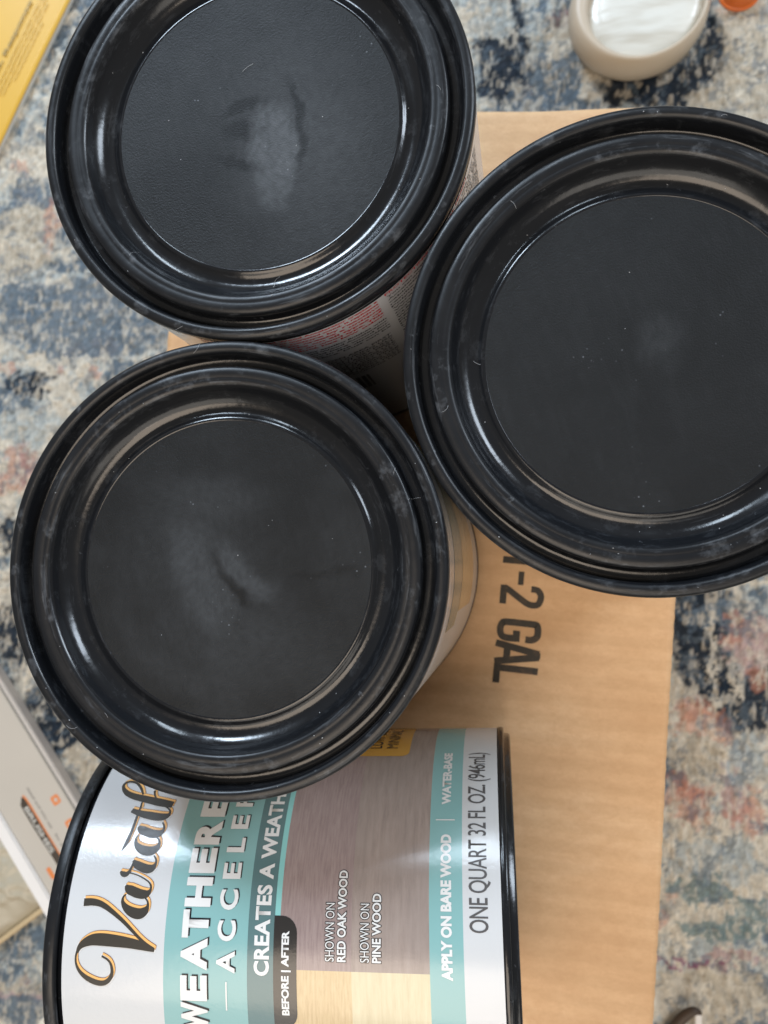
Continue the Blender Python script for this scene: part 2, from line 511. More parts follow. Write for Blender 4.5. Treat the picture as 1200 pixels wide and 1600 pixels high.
# ------------------------------------------------------------------ CARDBOARD BOX
BT = ZL - 124.0                # box top above the rug
def to_box(u, v):              # box frame -> world
    return (u * 0.99756 + v * 0.06976, -u * 0.06976 + v * 0.99756)
def make_box():
    n = N("cardboard")
    v = n.coords('Object')
    a = n.noise(n.coords('Object', (0.8, 1.2, 1)), 22, 8, 0.7)
    b = n.noise(n.coords('Object', (0.6, 1, 1)), 420, 6, 0.75)
    c = n.noise(v, 900, 3, 0.6)
    base = n.ramp(a, [(0.3, lin(208, 166, 122)), (0.5, lin(221, 181, 137)), (0.72, lin(232, 197, 156))])
    n.base(n.mix(n.ramp(b, [(0.42, g1(0)), (0.70, g1(0.45))]), base, lin(196, 150, 108)))
    n.rough(0.62)
    w = n.node('ShaderNodeTexWave', bands_direction='Y')
    w.inputs['Scale'].default_value = 42
    w.inputs['Distortion'].default_value = 0.6
    n.link(v, w.inputs['Vector'])
    w.inputs['Detail'].default_value = 2
    fl = n.mix(n.ramp(w.outputs['Fac'], [(0.3, g1(0.14)), (0.8, g1(0))]), n.p.inputs['Base Color'].links[0].from_socket, lin(176, 132, 92))
    n.base(fl)
    h = n.mix(0.75, w.outputs['Fac'], n.noise(v, 120, 4, 0.6))
    n.bump(n.mix(0.5, h, c), 0.14, 0.0009)
    M = n.m
    u0, u1, v0, v1 = -147.5, 53.5, -194.0, 170.8
    root = empty("cardboard_box", to_box((u0 + u1) / 2, (v0 + v1) / 2) + (0,), -math.radians(4))
    tag(root, "brown corrugated cardboard box printed 1-2 GAL under the four paint cans", "cardboard box")
    W, L = (u1 - u0) / 2, (v1 - v0) / 2
    def slab(name, x0, x1, y0, y1, z0, z1, bev=0.8, dents=0.0):
        bm = bmesh.new()
        bmesh.ops.create_cube(bm, size=1)
        for q in bm.verts:
            q.co = (((x0 + x1) / 2 + q.co.x * (x1 - x0)) * S, ((y0 + y1) / 2 + q.co.y * (y1 - y0)) * S, ((z0 + z1) / 2 + q.co.z * (z1 - z0)) * S)
        bmesh.ops.bevel(bm, geom=bm.edges[:], offset=bev * S, segments=3, affect='EDGES', profile=0.5)
        me = bpy.data.meshes.new(name); bm.to_mesh(me); bm.free()
        return link(name, me, root, [M], smooth=False)
    # sides, standing on the rug
    slab("side_panel", -W, -W + 4, -L, L, 0, BT - 4.2)
    slab("side_panel", W - 4, W, -L, L, 0, BT - 4.2)
    slab("end_panel", -W + 4.05, W - 4.05, -L, -L + 4, 0, BT - 4.2)
    slab("end_panel", -W + 4.05, W - 4.05, L - 4, L, 0, BT - 4.2)
    # the top sheet with a softly uneven, slightly crushed edge
    nu, nv = 90, 150
    V = []; F = []
    for layer in (0, 1):
        for j in range(nv + 1):
            for i in range(nu + 1):
                x = -W + 2 * W * i / nu; y = -L + 2 * L * j / nv
                ex = min(i, nu - i); ey = min(j, nv - j)
                z = BT if layer == 0 else BT - 4.0
                if layer == 0:
                    if ex == 0 or ey == 0: z -= 0.35
                wob = (0.14 * math.sin(y * 1.05) + 0.16 * math.sin(y * 0.05 + 1)) * (ex == 0)
                woy = 0.25 * math.sin(x * 0.11) * (ey == 0)
                V.append(((x + (wob if i else -wob)) * S, (y + woy) * S, z * S))
    K = (nu + 1) * (nv + 1)
    idx = lambda l, i, j: l * K + j * (nu + 1) + i
    for j in range(nv):
        for i in range(nu):
            F.append((idx(0, i, j), idx(0, i + 1, j), idx(0, i + 1, j + 1), idx(0, i, j + 1)))
            F.append((idx(1, i, j), idx(1, i, j + 1), idx(1, i + 1, j + 1), idx(1, i + 1, j)))
    for i in range(nu):
        F.append((idx(0, i, 0), idx(1, i, 0), idx(1, i + 1, 0), idx(0, i + 1, 0)))
        F.append((idx(0, i, nv), idx(0, i + 1, nv), idx(1, i + 1, nv), idx(1, i, nv)))
    for j in range(nv):
        F.append((idx(0, 0, j), idx(0, 0, j + 1), idx(1, 0, j + 1), idx(1, 0, j)))
        F.append((idx(0, nu, j), idx(1, nu, j), idx(1, nu, j + 1), idx(0, nu, j + 1)))
    me = bpy.data.meshes.new("top_panel"); me.from_pydata(V, [], F)
    top = link("top_panel", me, root, [M], smooth=False)
    for p in me.polygons: p.use_smooth = abs(p.normal.z) > 0.98
    # stencil print "1-2 GAL": reads down the picture, letter tops to the right
    G = {'1': [[(0.02, .80), (.16, .92), (.16, .92)], [(.17, 1), (.17, 0)]],
         '-': [[(0.0, .45), (.26, .45)]],
         '2': [[(.04, .70), (.05, .84), (.13, .92), (.22, .93), (.33, .88), (.36, .76), (.33, .62), (.20, .38), (.08, .17), (.05, .075)], [(0.0, .075), (.38, .075)]],
         'G': [[(.37, .66), (.37, .80), (.31, .91), (.20, .93), (.09, .90), (.07, .78), (.07, .22), (.10, .11), (.21, .07), (.33, .11), (.37, .22), (.37, .46)], [(.22, .45), (.43, .45)]],
         'A': [[(.04, 0), (.19, 1)], [(.42, 0), (.25, 1)], [(.09, .27), (.36, .27)], [(.16, .95), (.28, .95)]],
         'L': [[(.07, 1), (.07, 0.0)], [(0.0, .075), (.36, .075)]]}
    bm = bmesh.new()
    lay = [('1', -0.01, .17, 1.1), ('-', .42, .14, 1.2), ('2', .76, .165, 1.14), ('G', 1.52, .175, 1.2), ('A', 2.06, .17, 1.12), ('L', 2.58, .165, 1.2)]
    zz = 0
    fr = []
    for ch, t0, w, wx in lay:
        for st in G[ch]:
            start = len(bm.verts)
            bm.verts.ensure_lookup_table()
            ribbon(bm, [(t0 + x * wx, y, w * (0.92 if len(st) == 2 else 0.88)) for x, y in st], cap=False)
            bm.verts.ensure_lookup_table()
            fr.append((start, len(bm.verts), zz)); zz += 0.012
    bm.verts.ensure_lookup_table()
    hgt = 15.95
    ax = Vector((-7.75, 3.46)); d = Vector((-4.61, -49.06)).normalized(); up = Vector((-d.y, d.x))
    inv = root.matrix_world if False else None
    cx, cy = to_box((u0 + u1) / 2, (v0 + v1) / 2)
    ca, sa = math.cos(math.radians(4)), math.sin(math.radians(4))
    for a0, a1, z in fr:
        for k in range(a0, a1):
            q = bm.verts[k]
            p = ax + d * (q.co.x * hgt) + up * (q.co.y * hgt)
            x, y = p.x - cx, p.y - cy
            q.co = ((x * ca - y * sa) * S, (x * sa + y * ca) * S, (BT + 0.05 + z) * S)
    bmesh.ops.recalc_face_normals(bm, faces=bm.faces)
    for f in bm.faces:
        if f.normal.z < 0: f.normal_flip()
    n2 = N("stencil_ink")
    a = n2.noise(n2.coords('Object'), 260, 5, 0.7)
    n2.base(n2.mix(n2.ramp(a, [(0.52, g1(0)), (0.75, g1(0.55))]), lin(52, 46, 38), lin(120, 92, 66)))
    n2.rough(0.6)
    me = bpy.data.meshes.new("printed_lettering"); bm.to_mesh(me); bm.free()
    link("printed_lettering", me, top, [n2.m], smooth=False)
make_box()

# ------------------------------------------------------------------ PAINT CAN
RIM = 54.0
LID = [(53.0, -3.9), (53.8, -3.6), (54.0, -3.0), (54.0, -1.15), (53.8, -0.6), (53.4, -0.22), (52.8, -0.05), (52.2, 0.0), (51.75, -0.08),
       (51.3, -0.4), (51.0, -1.0), (50.85, -2.0), (50.75, -4.2), (50.2, -4.7), (48.6, -4.75), (48.15, -4.4), (48.0, -3.4), (47.9, -1.4), (47.7, -0.85), (47.3, -0.55),
       (46.4, -0.45), (45.4, -0.5), (45.1, -0.62), (44.8, -0.55), (43.9, -0.62), (43.4, -0.95), (42.95, -1.7), (42.5, -2.7), (42.0, -3.55), (41.4, -4.3), (40.7, -4.95), (39.9, -5.45), (39.0, -5.75),
       (38.1, -5.8), (37.3, -5.6), (36.7, -5.2), (36.25, -4.92), (35.9, -4.86), (35.7, -4.88), (35.55, -4.95)]
BODY = [(52.2, -3.2), (52.2, -4.8), (52.7, -5.3), (53.45, -5.5), (53.45, -119.8), (53.75, -119.9), (53.85, -120.1), (53.85, -121.3), (53.6, -121.6), (52.2, -121.7), (52.0, -121.85),
        (51.9, -123.0), (51.6, -123.45), (51.0, -123.6), (50.0, -123.6), (49.4, -123.3), (49.2, -121.8), (48.6, -121.4), (0, -121.4)]
me_lid = lathe("lid", LID, 240)
me_body = lathe("body", BODY, 200)

def make_panel(kind, rot):
    """flat recessed centre of a lid; dust smears and one painted sheen are given in picture-aligned mm"""
    V = []; F = []; seg = 150; rings = 52
    V.append((0, 0))
    for k in range(1, rings + 1):
        r = 35.55 * k / rings
        for i in range(seg):
            a = 2 * math.pi * i / seg
            V.append((r * math.cos(a), r * math.sin(a)))
    for i in range(seg):
        F.append((0, 1 + i, 1 + (i + 1) % seg))
    for k in range(rings - 1):
        a0 = 1 + k * seg
        for i in range(seg):
            j = (i + 1) % seg
            F.append((a0 + i, a0 + seg + i, a0 + seg + j, a0 + j))
    P = np.array(V)
    c, s = math.cos(rot), math.sin(rot)
    x = P[:, 0] * c - P[:, 1] * s
    y = P[:, 0] * s + P[:, 1] * c
    wx = x + 3.2 * (fbm(x / 5 + 40, y / 5, 3 + kind) - .5) + 0.9 * (fbm(x / 1.2, y / 1.2, 33, 2) - .5)
    wy = y + 3.2 * (fbm(x / 5, y / 5 + 40, 8 + kind) - .5) + 0.9 * (fbm(x / 1.2 + 7, y / 1.2, 35, 2) - .5)
    def ell(cx, cy, rx, ry, ang=0.0, soft=0.5):
        a = math.radians(ang)
        X = (wx - cx) * math.cos(a) + (wy - cy) * math.sin(a); Y = -(wx - cx) * math.sin(a) + (wy - cy) * math.cos(a)
        return sstep(1 + soft, 1 - soft, np.sqrt((X / rx) ** 2 + (Y / ry) ** 2))
    def arc(cx, cy, rad, w, a0, a1, soft=0.5):
        ang = np.degrees(np.arctan2(wy - cy, wx - cx)); mid = (a0 + a1) / 2; half = (a1 - a0) / 2
        da = np.abs((ang - mid + 180) % 360 - 180)
        return sstep(half * 1.25, half * 0.55, da) * sstep(w * (1 + soft), w * (1 - soft), np.abs(np.hypot(wx - cx, wy - cy) - rad))
    base = fbm(x / 16 + 9, y / 16, 50 + kind, 4)
    d = 0.02 + 0.05 * sstep(0.3, 0.75, base)
    if kind == 1:
        d = d + 0.27 * ell(4.5, -7, 6.5, 13, 6, .25) * sstep(11.8, 10.6, wx - 0.1 * wy + 0.0) + 0.14 * ell(10, 0, 13, 20, 10, .8) + 0.10 * ell(16, -14, 18, 15, 0, .9) + 0.05 * ell(0, 14, 20, 10, 0, .9)  # dust patch, plus a broad soft sheen painted in at lower right
        d = d - 0.20 * arc(-16, -2, 27.5, 0.9, -28, 32) - 0.22 * ell(-3, 6, 5, 1.6, 15, .6) - 0.18 * ell(-3, -9, 6, 1.0, -18, .6) - 0.2 * ell(-3, 0, 5, 2.2, 0, .7)
    elif kind == 2:
        d = d * 0.5 + 0.10 * ell(3, 3, 4.5, 5.5, 0, .6) * (0.5 + fbm(x / 1.5, y / 4, 12)) + 0.02 * ell(-14, 14, 16, 12, 40, .9)
    elif kind == 3:
        d = d + 0.14 * arc(14, 6, 23, 5.5, 168, 236, .5) + 0.08 * ell(-4, -2, 14, 20, 20, .8) + 0.19 * arc(14, 9, 15, 2.8, 188, 264, .6) + 0.05 * ell(0, -20, 26, 8, 0, .9) + 0.06 * ell(-2, 17, 12, 4, 0, .7)
        d = d - 0.15 * arc(16, 8, 19.0, 1.3, 188, 240, .6)
        d = d + 0.05 * arc(0, 0, 29, 3, 190, 260, .8) - 0.05 * ell(26, -1, 9, 0.7, 5, .6)
    else:
        d = d
    d = d * (0.62 + 0.76 * fbm(x / 0.8, y / 1.1, 90 + kind, 2)) + 0.02 * sstep(0.5, 0.8, fbm((x * .9 + y * .3) / 0.9, (y * .9 - x * .3) / 6, 95, 2))
    d = np.clip(d, 0, 1)
    me = bpy.data.meshes.new("lid_panel")
    z = -4.95 - 0.35 * (1 - np.clip(np.hypot(P[:, 0], P[:, 1]) / 35.55, 0, 1) ** 2)
    me.from_pydata([(a * S, b * S, q * S) for (a, b), q in zip(V, z)], [], F)
    at = me.attributes.new("dust", 'FLOAT', 'POINT')  # dust amount; on the first lid it also carries the painted sheen
    at.data.foreach_set('value', d.astype(np.float32))
    return me

# label layout, u to the right along the print, s down from the lid
MATS = [M_white, M_teal, M_dark, M_thin, M_oak_a, M_pine_a, M_oak_b, M_pine_b, M_sage]
def label_mesh():
    bm = bmesh.new()
    U0, U1 = -22.0, 96.0
    END = -22 + 2 * math.pi * 53.6
    rows = [(U0, U1, 5.7, 33.4, 0), (U0, U1, 33.4, 55.5, 1), (U0, U1, 55.5, 62.4, 2), (U0, U1, 62.4, 63.8, 3),
            (U0, 5.9, 63.8, 82.2, 6), (U0, 5.9, 82.2, 101.7, 7), (5.9, U1, 63.8, 82.2, 4), (5.9, U1, 82.2, 101.7, 5),
            (U0, U1, 101.7, 110.1, 1), (U0, U1, 110.1, 119.7, 0),
            (U1, END, 5.7, 119.7, 0)]
    for u0, u1, s0, s1, m in rows:
        rect(bm, u0, u1, s0, s1, m)
    return wrap(bm, "label", 53.6, 1.25, True)
def overlay_mesh():
    out = []
    a = 215.0
    for nm, u0, u1, s0, s1, m, rad in (("before_after_tab", -8.6, 18.2, 62.3, 68.3, M_tag, (0, 0, 4.0, 4.0)),
                                       ("gold_sticker", 65.3, 92.0, 63.0, 94.3, M_gold, (2.2, 2.2, 2.2, 2.2)),
                                       ("picture_panel", a, a + 70, 20.5, 45.5, M_sage, (0, 0, 0, 0)),
                                       ("wood_picture", a + 4, a + 66, 46.2, 94, M_oak_b, (0, 0, 0, 0))):
        bm = bmesh.new()
        rect(bm, u0, u1, s0, s1, 0, rad)
        me = wrap(bm, nm, 53.66, 1.25, True)
        me.materials.append(m)
        me.polygons.foreach_set('use_smooth', [True] * len(me.polygons))
        out.append(me)
    return out
LOGO = {"V_arm": [[20.22, 10.2, 1.86], [20.35, 12.53, 1.76], [20.02, 14.74, 1.49], [19.15, 16.79, 1.31], [17.6, 19.4, 1.09], [15.85, 21.99, 0.95], [13.81, 24.57, 0.82], [12.17, 26.59, 0.77], [10.83, 28.55, 0.73], [9.69, 30.7, 0.73]], "V_main": [[8.32, 9.79, 0.66], [9.75, 10.51, 1.35], [10.8, 11.95, 2.07], [11.48, 14.01, 2.72], [11.58, 16.59, 2.99], [11.35, 20.13, 2.85], [11.0, 23.66, 2.5], [10.43, 27.19, 2.1], [9.8, 29.54, 1.37], [9.44, 30.9, 0.86]], "V_loop": [[8.62, 9.82, 0.61], [7.19, 9.54, 0.53], [5.57, 9.77, 0.62], [3.95, 10.72, 0.88], [2.65, 12.27, 1.19], [1.76, 14.04, 1.37], [1.24, 15.91, 1.37], [1.29, 17.54, 1.28], [2.09, 18.82, 1.14], [3.4, 19.57, 0.96], [4.84, 19.59, 0.79], [6.15, 19.07, 0.61], [7.03, 18.1, 0.52], [7.7, 16.66, 0.48]], "a1_bowl": [[22.34, 21.6, 0.35], [21.59, 20.98, 0.59], [20.45, 21.04, 0.98], [19.11, 22.19, 1.81], [18.14, 24.05, 2.44], [17.84, 26.08, 2.55], [18.54, 27.43, 2.04], [19.68, 28.06, 0.83], [20.81, 27.81, 0.49], [21.59, 26.98, 0.34]], "a1_stem": [[24.48, 21.15, 0.65], [23.64, 22.09, 2.09], [23.02, 23.67, 2.38], [22.48, 25.63, 2.27], [22.51, 27.22, 1.92], [23.33, 28.15, 0.89], [24.48, 28.16, 0.55], [25.51, 27.22, 0.4], [26.42, 25.44, 0.35], [27.17, 23.4, 0.3], [27.54, 21.56, 0.35]], "r_knob": [[27.86, 18.92, 0.46], [27.28, 19.73, 1.32], [27.17, 20.7, 1.26], [27.9, 21.48, 0.86], [29.1, 21.89, 0.66], [30.19, 22.18, 0.62]], "r_stem": [[30.68, 21.93, 0.62], [29.72, 22.97, 1.89], [29.02, 24.62, 2.19], [28.57, 26.34, 2.23], [28.83, 27.63, 1.93], [29.8, 28.37, 0.87], [30.89, 28.32, 0.56], [31.98, 27.47, 0.36]], "a2_bowl": [[37.4, 21.74, 0.38], [36.47, 21.25, 0.64], [35.05, 21.59, 1.11], [33.92, 22.77, 1.95], [33.26, 24.44, 2.4], [33.13, 26.38, 2.4], [33.98, 27.81, 1.83], [35.13, 28.21, 0.84], [36.15, 27.82, 0.53], [36.79, 26.97, 0.32]], "a2_stem": [[39.81, 21.04, 0.72], [38.87, 22.1, 2.19], [38.16, 23.97, 2.34], [37.7, 25.76, 2.32], [37.85, 27.51, 1.94], [38.8, 28.45, 0.92], [39.88, 28.35, 0.6], [40.97, 27.63, 0.44]], "t_stem": [[44.48, 17.47, 1.28], [43.53, 20.4, 1.83], [42.92, 23.41, 2.27], [42.51, 26.34, 2.26], [42.81, 28.22, 1.69], [43.68, 28.97, 0.8], [44.7, 28.56, 0.52], [45.74, 27.06, 0.41]], "t_bar": [[32.98, 17.92, 0.1], [35.28, 18.82, 1.07], [38.44, 19.44, 0.87], [42.32, 19.65, 0.74], [44.94, 19.79, 0.58], [46.92, 19.71, 0.54]], "h_loop": [[49.56, 19.17, 0.49], [51.8, 17.69, 0.76], [53.67, 15.68, 0.78], [54.17, 13.57, 0.85], [53.55, 12.18, 0.85], [51.96, 12.27, 0.96], [50.2, 13.91, 1.56], [49.03, 16.38, 1.9], [48.27, 19.39, 2.12], [47.56, 22.5, 2.27], [46.89, 25.57, 2.37], [46.27, 29.11, 1.93]], "h_arch": [[47.07, 19.65, 0.42], [44.94, 20.08, 0.41]], "h_arch2": [[48.04, 23.77, 0.42], [49.31, 22.77, 0.49], [50.97, 22.21, 0.81]]}
def logo_layer(r, mat_i, w_add, off, name):
    bm = bmesh.new()
    for k, pts in LOGO.items():
        ribbon(bm, pts, 0, w_add, off)
    # the following letters "ane", built of the same strokes
    for key, du, ds in (('a1_bowl', 36.4, 4.6), ('a1_stem', 36.4, 4.6)):
        ribbon(bm, [(p[0] + du, p[1] + ds, p[2]) for p in LOGO[key]], 0, w_add, off)
    n1 = [(60.0, 24.2, .4), (60.6, 25.2, 1.6), (59.8, 27.2, 2.1), (59.2, 29.6, 2.1)]
    n2 = [(59.8, 28.8, .4), (62.4, 25.9, .5), (63.9, 25.5, 1.2), (64.0, 27.0, 2.0), (63.3, 29.3, 1.7), (64.6, 29.9, .7), (66.2, 28.6, .3)]
    e = [(66.2, 28.0, .5), (68.5, 26.8, .5), (69.6, 25.4, .8), (68.4, 24.7, .8), (66.6, 26.0, 1.9), (66.0, 28.3, 2.2), (67.4, 30.0, 1.2), (69.6, 29.5, .4), (72.0, 27.6, .2)]
    for pts in (n1, n2, e):
        ribbon(bm, [(p[0] * 1.08 + 1.1, p[1] * 1.045, p[2]) for p in pts], 0, w_add, off)
    return bm, r, mat_i

def print_meshes():
    """returns list of (name, mesh, material) for the lettering"""
    out = []
    def done(bm, name, r, mats, step=2.0):
        out.append((wrap(bm, name, r, step), mats, name))
    # brand script: white keyline, brown line, gold edge, charcoal face
    for r, m, w, off in ((53.67, M_inkw, 0.55, (0.12, 0.08)), (53.70, M_brown, 0.14, (0.62, 0.36)), (53.73, M_orange, 0.0, (0.56, 0.32)), (53.76, M_logo, 0.0, (0, 0))):
        bm, _, _ = logo_layer(r, m, w, off, "")
        done(bm, "brand_script", r, [m])
    # product name
    dark = bmesh.new(); lite = bmesh.new()
    name1 = [("W", -10.0, 7.4), ("E", -2.3, 6.2), ("A", 5.1, 7.5), ("T", 12.6, 6.5), ("H", 19.8, 7.0), ("E", 27.8, 6.3), ("R", 35.0, 6.6), ("E", 42.7, 6.3), ("D", 50.1, 6.8),
             ("WOOD", 61.0, 28.0)]
    name2 = [("A", 4.6, 5.2), ("C", 12.0, 4.8), ("C", 19.2, 4.8), ("E", 26.5, 4.0), ("L", 33.1, 3.8), ("E", 39.3, 3.9), ("R", 45.8, 4.5), ("A", 52.3, 5.2), ("T", 59.6, 4.4),
             ("O", 65.8, 5.2), ("R", 73.0, 4.5)]
    for b, o in ((dark, (0.42, 0.42)), (lite, (0, 0))):
        for ch, u, w in name1:
            text_bm(b, ch, u, 38.0, 45.0, w, 0.050, 0, o)
    for b, o in ((dark, (0.30, 0.30)), (lite, (0, 0))):
        for ch, u, w in name2:
            text_bm(b, ch, u, 47.5, 52.3, w, 0.030, 0, o)
    rect(lite, -4.4, 2.6, 49.9, 50.25)
    rect(lite, 80.0, 87.0, 49.9, 50.25)
    done(dark, "product_name_shadow", 53.68, [M_ink])
    done(lite, "product_name", 53.73, [M_inkw])
    bm = bmesh.new()
    text_bm(bm, "CREATES A WEATH", 4.3, 57.3, 61.2, 45.6, 0.036, 0, (0, 0), 1.05)
    text_bm(bm, "ERED LOOK", 50.7, 57.3, 61.2, 27.5, 0.036, 0, (0, 0), 1.05)
    text_bm(bm, "APPLY ON BARE WOOD", 4.6, 104.6, 107.3, 33.8, 0.050)
    rect(bm, 42.2, 42.5, 103.2, 108.2)
    text_bm(bm, "WATER-BASE", 46.8, 104.65, 107.05, 19.8, 0.045)
    done(bm, "lettering_white", 53.70, [M_inkw])
    # words printed on the wood samples, with their soft dark outline
    for r, bb, ba, m, w in ((53.70, 0.075, 0.085, M_tag, 0.35), (53.76, 0.0, 0.030, M_inkw, 0)):
        bm = bmesh.new()
        for sx, (l1, l2, w2) in ((75.6, ("SHOWN ON", "RED OAK WOOD", 20.9)), (84.45, ("SHOWN ON", "PINE WOOD", 15.6))):
            text_bm(bm, l1, 8.15 - w / 2, sx - w / 2, sx + 2.2 + w / 2, 13.2 + w, bb)
            text_bm(bm, l2, 8.1 - w / 2, sx + 3.0 - w / 2, sx + 5.2 + w / 2, w2 + w, ba)
        if w == 0:
            text_bm(bm, "BEFORE | AFTER", -5.0, 64.4, 66.3, 19.8, 0.040)
        done(bm, "sample_lettering", r, [m])
    bm = bmesh.new()
    text_bm(bm, "ONE QUART 32 FL OZ. (946mL)", 15.4, 111.7, 116.3, 51.4, 0.006, 0, (0, 0), 0.93)
    done(bm, "volume_lettering", 53.68, [M_inkgrey])
    bm = bmesh.new()
    text_bm(bm, "LOW", 69.5, 82.3, 85.9, 8.5, 0.01)
    text_bm(bm, "ODOR", 79.6, 82.3, 85.9, 10.5, 0.01)
    text_bm(bm, "MINIMAL", 69.5, 87.3, 90.6, 16, 0.0)
    done(bm, "tag_lettering", 53.74, [M_ink])
    # small print on the back
    red = bmesh.new(); blk = bmesh.new(); gry = bmesh.new()
    def lines(b, rows, u_right, s0, pitch, h, width, just=True, bold=0.0):
        s = s0
        for t in rows:
            w = width if just else None
            text_bm(b, t, u_right - width, s, s + h, w, bold, 0, (0, 0), 1.0, 2)
            s += pitch
        return s
    c1 = 149.0
    s = lines(red, ["Varathane Weathered Wood Accelerator creates a", "weathered look on bare or untreated wood. It replicates", "what happens in nature by reacting", "with the wood to create a unique",
                    "aged look. It works on all types of", "wood. Color will vary on wood type. This", "water based product has low odor"], c1, 5.9, 1.78, 1.12, 47, True, 0.040)
    s = lines(blk, ["PREPARATION: Remove any existing finishes with", "stripper. Apply Weathered Wood Accelerator", "only to bare wood. Sand bare wood for", "best results by sanding in the direction", "of the grain. Clean surface. Dust can be"], c1, 19.4, 1.75, 1.05, 47, True, 0.034)
    for k in range(11):
        text_bm(gry, ["NOTICE: TEST IN A HIDDEN AREA FIRST", "MIX WELL BEFORE AND DURING USE", "WIPE OR BRUSH ON AND LET IT DRY FULLY"][k % 3], c1 - 47, 31.5 + 1.9 * k, 32.9 + 1.9 * k, 46, 0.03, 0, (0, 0), 1, 2)
    for k in range(20):
        x = c1 - 46 + k * 1.7
        rect(gry, x, x + random.uniform(.5, 1.3), 56, 70)
    c2 = 151.2
    text_bm(red, "PROTECTING THE FINAL FINISH", c2, 4.9 + 1.0, 7.2, 34, 0.03, 0, (0, 0), 1.0, 2)
    rows = ["You can apply a topcoat. Wait one hour for", "Accelerator to dry. For interior use or on", "cabinetry, you can topcoat. For best", "results, use Watco or Varathane clear", "Polyurethane over it. One layer is", "Varathane finish. Do not shake", "Wood Accelerator keeps well.",
            "COVERAGE: up to 150 sq. ft. per quart", "CLEAN UP: soap and water when done", "WARNING! Harmful if swallowed. Wash", "KEEP OUT OF REACH OF CHILDREN", "First aid: rinse with water at once", "Do not freeze. Close lid after use", "Use only with good ventilation", "Wear gloves and eye protection", "Dispose of in line with local rules"]
    s = 8.1
    for i, t in enumerate(rows):
        text_bm(blk, t, c2 + 0.2, s, s + 1.12, 43, 0.05 if t[:5].isupper() else 0.034, 0, (0, 0), 1, 2)
        s += 1.85
    for k in range(8):
        text_bm(blk, "Store upright between 40 and 90 degrees and keep from frost", c2 + 0.2, s + k * 1.85, s + k * 1.85 + 1.1, 43, 0.01, 0, (0, 0), 1, 2)
    done(red, "red_small_print", 53.66, [M_red], 1.7)
    done(blk, "black_small_print", 53.66, [M_ink], 1.7)
    done(gry, "notice_print", 53.66, [M_blockgrey], 1.7)
    return out

me_label = label_mesh()
me_over = overlay_mesh()
PRINTS = print_meshes()
for m in (M_plastic,): me_body.materials.append(m)
for m in (M_rim,): me_lid.materials.append(m)
for m in MATS: me_label.materials.append(m)
# the lid's inner channels are glossier than its worn rim
me_lid.materials.append(M_plastic)
for p in me_lid.polygons:
    r = math.hypot(p.center.x, p.center.y) / S
    p.material_index = 1 if r < 51.2 and not (43.4 < r < 47.9 and p.center.z > -0.0012) else 0
for me in (me_lid, me_body, me_label):
    me.polygons.foreach_set('use_smooth', [True] * len(me.polygons))
def merge_prints():
    """one mesh for all printed words, a material slot for each ink"""
    bm = bmesh.new(); mats = []
    for me, ms, nm in PRINTS:
        k = len(mats); mats.append(ms[0])
        b0 = len(bm.faces)
        bm.from_mesh(me)
        bm.faces.ensure_lookup_table()
        for i in range(b0, len(bm.faces)):
            bm.faces[i].material_index = k
            bm.faces[i].smooth = True
    out = bpy.data.meshes.new("label_lettering"); bm.to_mesh(out); bm.free()
    for m in mats: out.materials.append(m)
    return out
me_print = merge_prints()

M_lint = N("lint"); M_lint.base((0.55, 0.56, 0.58, 1)); M_lint.rough(0.8); M_lint = M_lint.m
def lint_mesh(seed, n):
    rnd = random.Random(seed)
    bm = bmesh.new()
    def zlid(r):
        for (r1, z1), (r0, z0) in zip(LID[3:], LID[4:]):
            if r0 <= r <= r1 + 1e-6:
                t = (r - r0) / max(r1 - r0, 1e-6)
                return z0 + t * (z1 - z0)
        return -5.2
    for k in range(n):
        hair = k % 7 == 0
        a = rnd.uniform(0, 2 * math.pi); r = rnd.choice([rnd.uniform(51.3, 53.3), rnd.uniform(43.6, 47.5), rnd.uniform(2, 34), rnd.uniform(37, 42)])
        x, y = r * math.cos(a), r * math.sin(a)
        th = rnd.uniform(0, 6.28); L = rnd.uniform(1.2, 3.2) if hair else rnd.uniform(0.12, 0.3)
        curl = rnd.uniform(-1.2, 1.2); w = 0.028 if hair else rnd.uniform(0.04, 0.11)
        prev = None; m = 7 if hair else 2
        for i in range(m):
            t = i / (m - 1)
            px = x + L * t * math.cos(th + curl * t); py = y + L * t * math.sin(th + curl * t)
            z = zlid(math.hypot(px, py)) + 0.06 + (0.25 * math.sin(math.pi * t) if hair else 0)
            dx, dy = -math.sin(th + curl * t) * w, math.cos(th + curl * t) * w
            ring = [bm.verts.new(((px + dx) * S, (py + dy) * S, z * S)), bm.verts.new((px * S, py * S, (z + w) * S)), bm.verts.new(((px - dx) * S, (py - dy) * S, z * S))]
            if prev:
                for q in range(3):
                    bm.faces.new((prev[q], prev[(q + 1) % 3], ring[(q + 1) % 3], ring[q]))
            prev = ring
    me = bpy.data.meshes.new("lint"); bm.to_mesh(me); bm.free()
    me.materials.append(M_lint)
    return me

def make_can(kind, label, rot):
    root = empty("paint_can", (0, 0, 0))
    tag(root, label, "paint can", "quart paint cans")
    body = link("body", me_body, root, (), False)
    lid = link("lid", me_lid, root, (), False)
    pan = link("lid_panel", make_panel(kind, rot), lid, [M_panel])
    lb = link("label", me_label, root, (), False)
    for me in me_over:
        link(me.name.split('.')[0], me, lb, (), False)
    pr = link("label_lettering", me_print, lb, (), False)
    if kind != 4:
        li = link("lint", lint_mesh(kind * 7 + 1, 34), lid, (), True)
        li['kind'] = 'stuff'
    return root

def place(root, x, y, rz, k=1.005):
    root.scale = (k, k, 124.0 / 123.6)
    root.location = (x * S, y * S, ZL * S)
    root.rotation_euler = (0, 0, rz)

